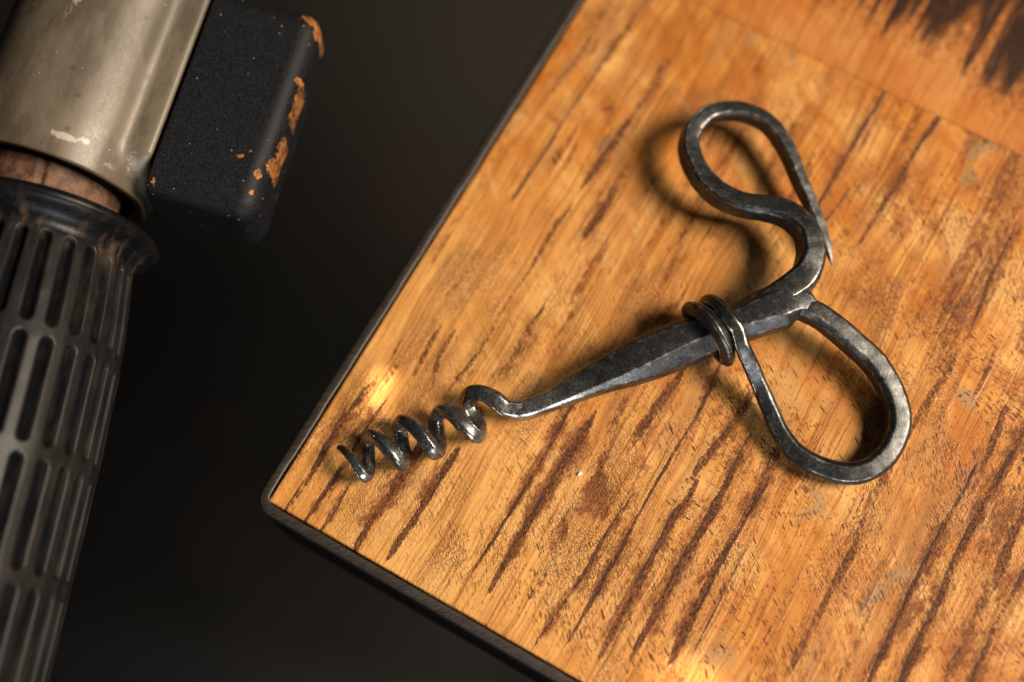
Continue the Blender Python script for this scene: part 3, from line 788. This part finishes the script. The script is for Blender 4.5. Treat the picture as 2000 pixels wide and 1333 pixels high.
def spots(P2, lst):
    a = np.zeros(len(P2))
    for x, z, rx, rz, s in lst:
        a = np.maximum(a, s * np.exp(-(((P2[:, 0] - x) / rx) ** 2 + ((P2[:, 1] - z) / rz) ** 2)))
    return a


def khaki():
    w = NT('khaki_painted_metal')
    p = w.mm()
    n = w.noise(w.vmul(p, (1.0, 1.0, 0.4)), 0.16, 5, 0.68); n2 = w.noise(p, 1.2, 3, 0.6)
    c = w.mix(w.rng(n, 0.38, 0.62), (0.074, 0.057, 0.038), (0.118, 0.091, 0.063))
    v = w.n('ShaderNodeTexVoronoi', {'Vector': p, 'Scale': 0.22})
    s = w.n('ShaderNodeSeparateColor', {'Color': v.outputs['Color']})
    k = w.math('MULTIPLY', w.rng(v.outputs['Distance'], 0.06, 0.20, 1.0, 0.0), w.math('LESS_THAN', s.outputs[0], 0.6))
    c = w.mix(w.math('MULTIPLY', k, 0.7), c, (0.050, 0.030, 0.018))
    v2 = w.n('ShaderNodeTexVoronoi', {'Vector': p, 'Scale': 0.5})
    s2 = w.n('ShaderNodeSeparateColor', {'Color': v2.outputs['Color']})
    k2 = w.math('MULTIPLY', w.rng(v2.outputs['Distance'], 0.03, 0.09, 1.0, 0.0), w.math('LESS_THAN', s2.outputs[0], 0.3))
    c = w.mix(w.math('MULTIPLY', k2, 0.7), c, (0.55, 0.52, 0.46))
    sc_ = w.rng(w.math('ADD', w.attr('scuff'), w.math('MULTIPLY', w.math('SUBTRACT', n2, 0.5), 0.9)), 0.35, 0.7)
    c = w.mix(w.math('MULTIPLY', sc_, 0.6), c, (0.42, 0.35, 0.31))
    gr = w.rng(w.math('ADD', w.attr('grime'), w.math('MULTIPLY', w.math('SUBTRACT', n2, 0.5), 0.8)), 0.3, 0.9)
    c = w.mix(w.math('MULTIPLY', gr, 0.7), c, (0.10, 0.075, 0.055))
    w.set('Base Color', c)
    w.set('Metallic', 0.10)
    w.set('Roughness', w.rng(n2, 0.3, 0.7, 0.40, 0.46))
    w.set('Specular IOR Level', 0.42)
    w.set('Normal', w.bump(n2, 0.03, 0.25))
    return w.m


def housing():
    R = 21.1
    nz = 110
    zs = np.concatenate([np.linspace(-130, -30, 40), np.linspace(-29, -0.6, 60), -0.6 + 0.6 * np.sin(np.linspace(0.1, math.pi / 2, 6))])
    out_sec = []
    na = 120

    def outline(b):
        """b: 0 plain tube .. 1 full side boss; returns closed loop"""
        th = np.linspace(math.radians(52), math.radians(360 - 38), 90)
        pts = [(R * math.cos(a), R * math.sin(a)) for a in th]
        x1 = 22.3
        k = np.array([(x1 - 2.0, -12.6), (x1 - 0.5, -12.0), (x1, -11), (x1, -6), (x1, 0), (x1, 6), (x1, 12.0), (x1 - 0.4, 13.0), (x1 - 1.2, 13.4), (20.0, 13.5), (18.6, 13.55), (17.4, 13.6), (16.4, 13.8), (15.6, 14.2), (14.9, 14.8), (14.2, 15.5), (13.5, 16.2)])
        # circle counterpart
        ta = np.linspace(math.radians(-37), math.radians(51), len(k))
        cc = np.column_stack([R * np.cos(ta), R * np.sin(ta)])
        kk = cc * (1 - b) + k * b
        return np.vstack([np.array(pts), kk])
    rings = []
    for z in zs:
        b = 1 - sstep(-9, -0.5, np.array(z)) * 0.7
        o = outline(float(b))
        taper = 1 - 0.035 * sstep(-10, 0, np.array(z))
        e = 0.0
        if z > -0.6:
            e = 1 - math.sqrt(max(0, 1 - ((z + 0.6) / 0.6) ** 2))
        o = o * float(taper)
        L = np.linalg.norm(o, axis=1, keepdims=True)
        o = o * (1 - 0.6 * e / L)
        rings.append(np.column_stack([o, np.full(len(o), z)]))
    o = rings[-1][:, :2]; L = np.linalg.norm(o, axis=1, keepdims=True)
    for rr_, z in ((18.9, -0.05), (18.4, -0.8), (18.2, -8), (18.0, -25), (1.0, -25)):
        k = (np.minimum(rr_, L) / L)
        rings.append(np.column_stack([o * k, np.full(len(o), z)]))
    V = np.array(rings); n, m = V.shape[:2]
    F = grid_faces(n, m, wrap_v=True)
    P = V.reshape(-1, 3)
    front = P[:, 1] > 0
    sc_ = spots(P[:, [0, 2]], [(-1.9, -35, 1.5, 3.4, .85), (-3.2, -31, 1.0, 2.5, 0.6), (5.6, -4.6, 2.8, 0.8, 1.2), (9.6, -5.4, .8, .8, 1.2), (14.5, -3.0, 1.4, 1.2, .6), (18, -6, 2, 5, .45)]) * front
    gm_ = sstep(-4, 0, P[:, 2]) * 0.55 + spots(P[:, [0, 2]], [(20.5, -12, 1.5, 8, .4), (16, -1, 6, 2.0, .6)])
    return make('housing', P, F, khaki(), hnd, {'scuff': sc_, 'grime': gm_})


hs = housing()
hs['label'] = 'khaki painted metal tube housing'


def block_material():
    w = NT('chipped_black_paint')
    p = w.mm()
    n2 = w.noise(p, 1.1, 3, 0.65); n3 = w.noise(p, 1.9, 4, 0.75)
    chip = w.rng(w.math('ADD', w.attr('chip'), w.math('MULTIPLY', w.math('SUBTRACT', n2, 0.5), 1.5)), 0.50, 0.58)
    c = w.mix(w.rng(n3, 0.3, 0.7), (0.0018, 0.002, 0.0026), (0.0110, 0.0112, 0.0125))
    v = w.n('ShaderNodeTexVoronoi', {'Vector': p, 'Scale': 0.9})
    s = w.n('ShaderNodeSeparateColor', {'Color': v.outputs['Color']})
    k = w.math('MULTIPLY', w.rng(v.outputs['Distance'], 0.08, 0.20, 1.0, 0.0), w.math('LESS_THAN', s.outputs[0], 0.10))
    c = w.mix(w.math('MULTIPLY', k, 0.45), c, (0.45, 0.42, 0.38))
    c = w.mix(chip, c, w.mix(w.rng(w.noise(p, 0.7, 4, 0.7), 0.38, 0.62), (0.34, 0.135, 0.036), (0.075, 0.030, 0.014)))
    w.set('Base Color', c)
    w.set('Roughness', w.mix(chip, w.rng(n3, 0.3, 0.7, 0.44, 0.60), (0.42, 0.42, 0.42)))
    w.set('Specular IOR Level', 0.15)
    h = w.math('ADD', w.math('MULTIPLY', n3, 0.7), w.math('MULTIPLY', chip, -1.5))
    w.set('Normal', w.bump(h, 0.12, 0.8))
    return w.m


def block():
    x0, x1, y0, y1, z0, z1 = 22.55, 47.0, -9.0, 13.8, -50.2, -0.4
    r = 4.6
    # rounded box: project a fine cube onto the rounded surface
    def face_pts(n, a, b):
        return np.linspace(a, b, n)
    res = 0.45
    V, F, off = [], [], 0
    lo = np.array([x0, y0, z0]); hi = np.array([x1, y1, z1])
    for axis in range(3):
        for sgn in (0, 1):
            u, v = [k for k in range(3) if k != axis]
            nu = int((hi[u] - lo[u]) / res) + 1; nv = int((hi[v] - lo[v]) / res) + 1
            U, W_2 = np.meshgrid(np.linspace(lo[u], hi[u], nu), np.linspace(lo[v], hi[v], nv), indexing='ij')
            p = np.zeros((nu, nv, 3)); p[..., u] = U; p[..., v] = W_2; p[..., axis] = hi[axis] if sgn else lo[axis]
            V.append(p.reshape(-1, 3))
            f = grid_faces(nu, nv)
            flip = (sgn == 0) ^ (axis == 1)
            F.append((f[:, ::-1] if flip else f) + off); off += nu * nv
    P = np.vstack(V); F = np.vstack(F)
    # the side against the housing stays square
    lo2 = lo + r; hi2 = hi - r; lo2[0] = x0 + 0.5
    q = np.clip(P, lo2, hi2); d = P - q
    rr_ = np.array([r, r, r]); rr_v = np.where(P[:, 0:1] < x0 + 0.6, 1.0, 1.0)
    L = np.linalg.norm(d / np.where(d[:, 0:1] < 0, np.array([[0.5, r, r]]), np.array([[r, r, r]])), axis=1, keepdims=True)
    P = q + d / np.maximum(L, 1e-6) * np.where(L > 1e-6, 1, 0)
    # worn dent along the right edge
    dent = spots(P[:, [0, 2]], [(47.2, -29, 1.2, 4.5, .5), (47.2, -17, 1.2, 5, .35), (46, -12, 2, 3, .4)])
    P[:, 0] -= dent
    chip = spots(P[:, [0, 2]], [(44.8, -48.3, 2.6, 1.7, 1.3), (46.6, -46.5, 1.0, 2.2, 1.2), (46.0, -34, 1.0, .9, 1.0), (47.0, -30.5, .85, 3.0, 1.25), (46.8, -26.5, .7, 1.6, 1.0), (47.0, -18.5, .75, 3.4, 1.2), (46.5, -14.0, 1.1, 2.0, 1.25), (44.6, -10.8, .9, 1.4, 1.0), (40.0, -13.2, 1.2, .55, 1.0), (41.6, -15.0, .7, .6, .95), (44.6, -6.4, .8, .8, .85), (24.5, -2.6, .9, .9, .8)])
    chip = chip * (P[:, 1] > 2.5)
    bm_ = make('side_block', P, F, block_material(), hnd, {'chip': chip})
    return bm_


blk = block()
blk['label'] = 'black painted block with bare chipped edge'


_gq = Vector((0, 0, 1)).rotation_difference(Vector(GRIP_AXIS)).to_matrix()
GRIP_TURN = np.array([list(r_) for r_ in _gq])


def lathe(name, prof, mat, n=96, parent=None, fn=None, attrs=None):
    a = np.linspace(0, 2 * math.pi, n, endpoint=False)
    pr = np.array(prof)
    R_, A = np.meshgrid(pr[:, 0], a, indexing='ij'); Z_, _ = np.meshgrid(pr[:, 1], a, indexing='ij')
    if fn is not None:
        R_ = fn(R_, A, Z_)
    P = np.stack([R_ * np.cos(A), R_ * np.sin(A), Z_], -1).reshape(-1, 3)
    F = grid_faces(len(pr), n, wrap_v=True)
    return make(name, P @ GRIP_TURN.T, F, mat, parent)


def collar_fn(R_, A, Z_):
    g = np.exp(-((A - math.radians(82)) / 0.035) ** 2)
    return R_ - 1.1 * g + 0.25 * (fbm(A * 4, Z_ * 0.4, 3, 3) - 0.5)


lathe('collar', [(0.5, -22)] + [(14.9, z) for z in np.linspace(-22, 14, 50)] + [(0.5, 14)],
      dark_material('stained_brown_collar', (0.055, 0.028, 0.017), (0.17, 0.088, 0.050), 0.62, 0.28, 0.25, 0.3), 180, hnd, collar_fn)


def rubber():
    w = NT('dusty_black_rubber')
    p = w.mm()
    n = w.noise(w.vmul(p, (1, 1, 0.3)), 0.35, 4, 0.65); n2 = w.noise(p, 2.5, 3, 0.6)
    hgt = w.attr('rib')
    dust = w.rng(w.math('ADD', w.math('MULTIPLY', n, 0.7), w.math('MULTIPLY', hgt, 0.35)), 0.42, 0.85)
    c = w.mix(dust, (0.0028, 0.003, 0.0036), (0.012, 0.011, 0.010))
    c = w.mix(w.math('MULTIPLY', w.attr('grime'), w.rng(n, 0.45, 0.70)), c, (0.050, 0.034, 0.024))
    w.set('Base Color', c)
    w.set('Roughness', w.rng(w.attr('shine'), 0, 1, 0.85, 0.36, False))
    w.set('Specular IOR Level', w.rng(w.attr('shine'), 0, 1, 0.02, 0.15, False))
    w.set('Normal', w.bump(n2, 0.06, 0.5))
    return w.m


def grip():
    """one moulded rubber grip: flange, neck and rows of recessed slots between ribs"""
    prof = [(15.2, 8.6), (20, 8.8), (23.6, 9.3), (25.0, 9.9), (25.6, 10.7), (25.5, 11.6), (24.9, 12.3), (23.9, 12.9), (22.8, 13.6), (21.9, 14.5), (21.4, 15.6), (21.2, 16.8)]
    zz = np.arange(17.2, 150, 0.35)
    def rad(z):
        return np.interp(z, [16, 22, 30, 40, 60, 90, 150], [21.2, 22.0, 23.0, 23.8, 24.5, 24.9, 25.0])
    prof += [(float(rad(z)), float(z)) for z in zz] + [(20, 151), (1, 151.5)]
    pr = np.array(prof); n = 28 * 16
    a = np.linspace(0, 2 * math.pi, n, endpoint=False)
    R_, A = np.meshgrid(pr[:, 0], a, indexing='ij'); Z_, _ = np.meshgrid(pr[:, 1], a, indexing='ij')
    ph = (A * 28 / (2 * math.pi) + 0.22) % 1.0 - 0.5
    rows_ = [(17.6, 37.0), (39.4, 60.6), (63.0, 84.8), (87.2, 109.5), (112, 134)]
    slot = np.zeros_like(R_)
    for za, zb in rows_:
        zc = (za + zb) / 2; hl = (zb - za) / 2
        ux = np.abs(ph) * (2 * math.pi * 24 / 28)          # mm across
        uz = np.maximum(np.abs(Z_ - zc) - (hl - 1.25), 0)
        d = np.sqrt(ux ** 2 + uz ** 2)
        slot = np.maximum(slot, 1 - sstep(0.75, 1.35, d))
    R2 = R_ - 1.7 * slot + 0.12 * (fbm(A * 9, Z_ * 0.12, 2, 8) - 0.5) * (Z_ > 17)
    P = np.stack([R2 * np.cos(A), R2 * np.sin(A), Z_], -1).reshape(-1, 3)
    gr = np.exp(-((Z_ - 16.5) / 2.6) ** 2) * 0.9 + 0.15
    return make('grip', P @ GRIP_TURN.T, grid_faces(len(pr), n, wrap_v=True), rubber(), hnd, {'rib': ((1 - slot) * (Z_ > 16)).reshape(-1), 'grime': gr.reshape(-1), 'shine': (1 - sstep(0.05, 0.5, slot)).reshape(-1)})


grip()['label'] = 'black ribbed rubber grip with a flared flange'
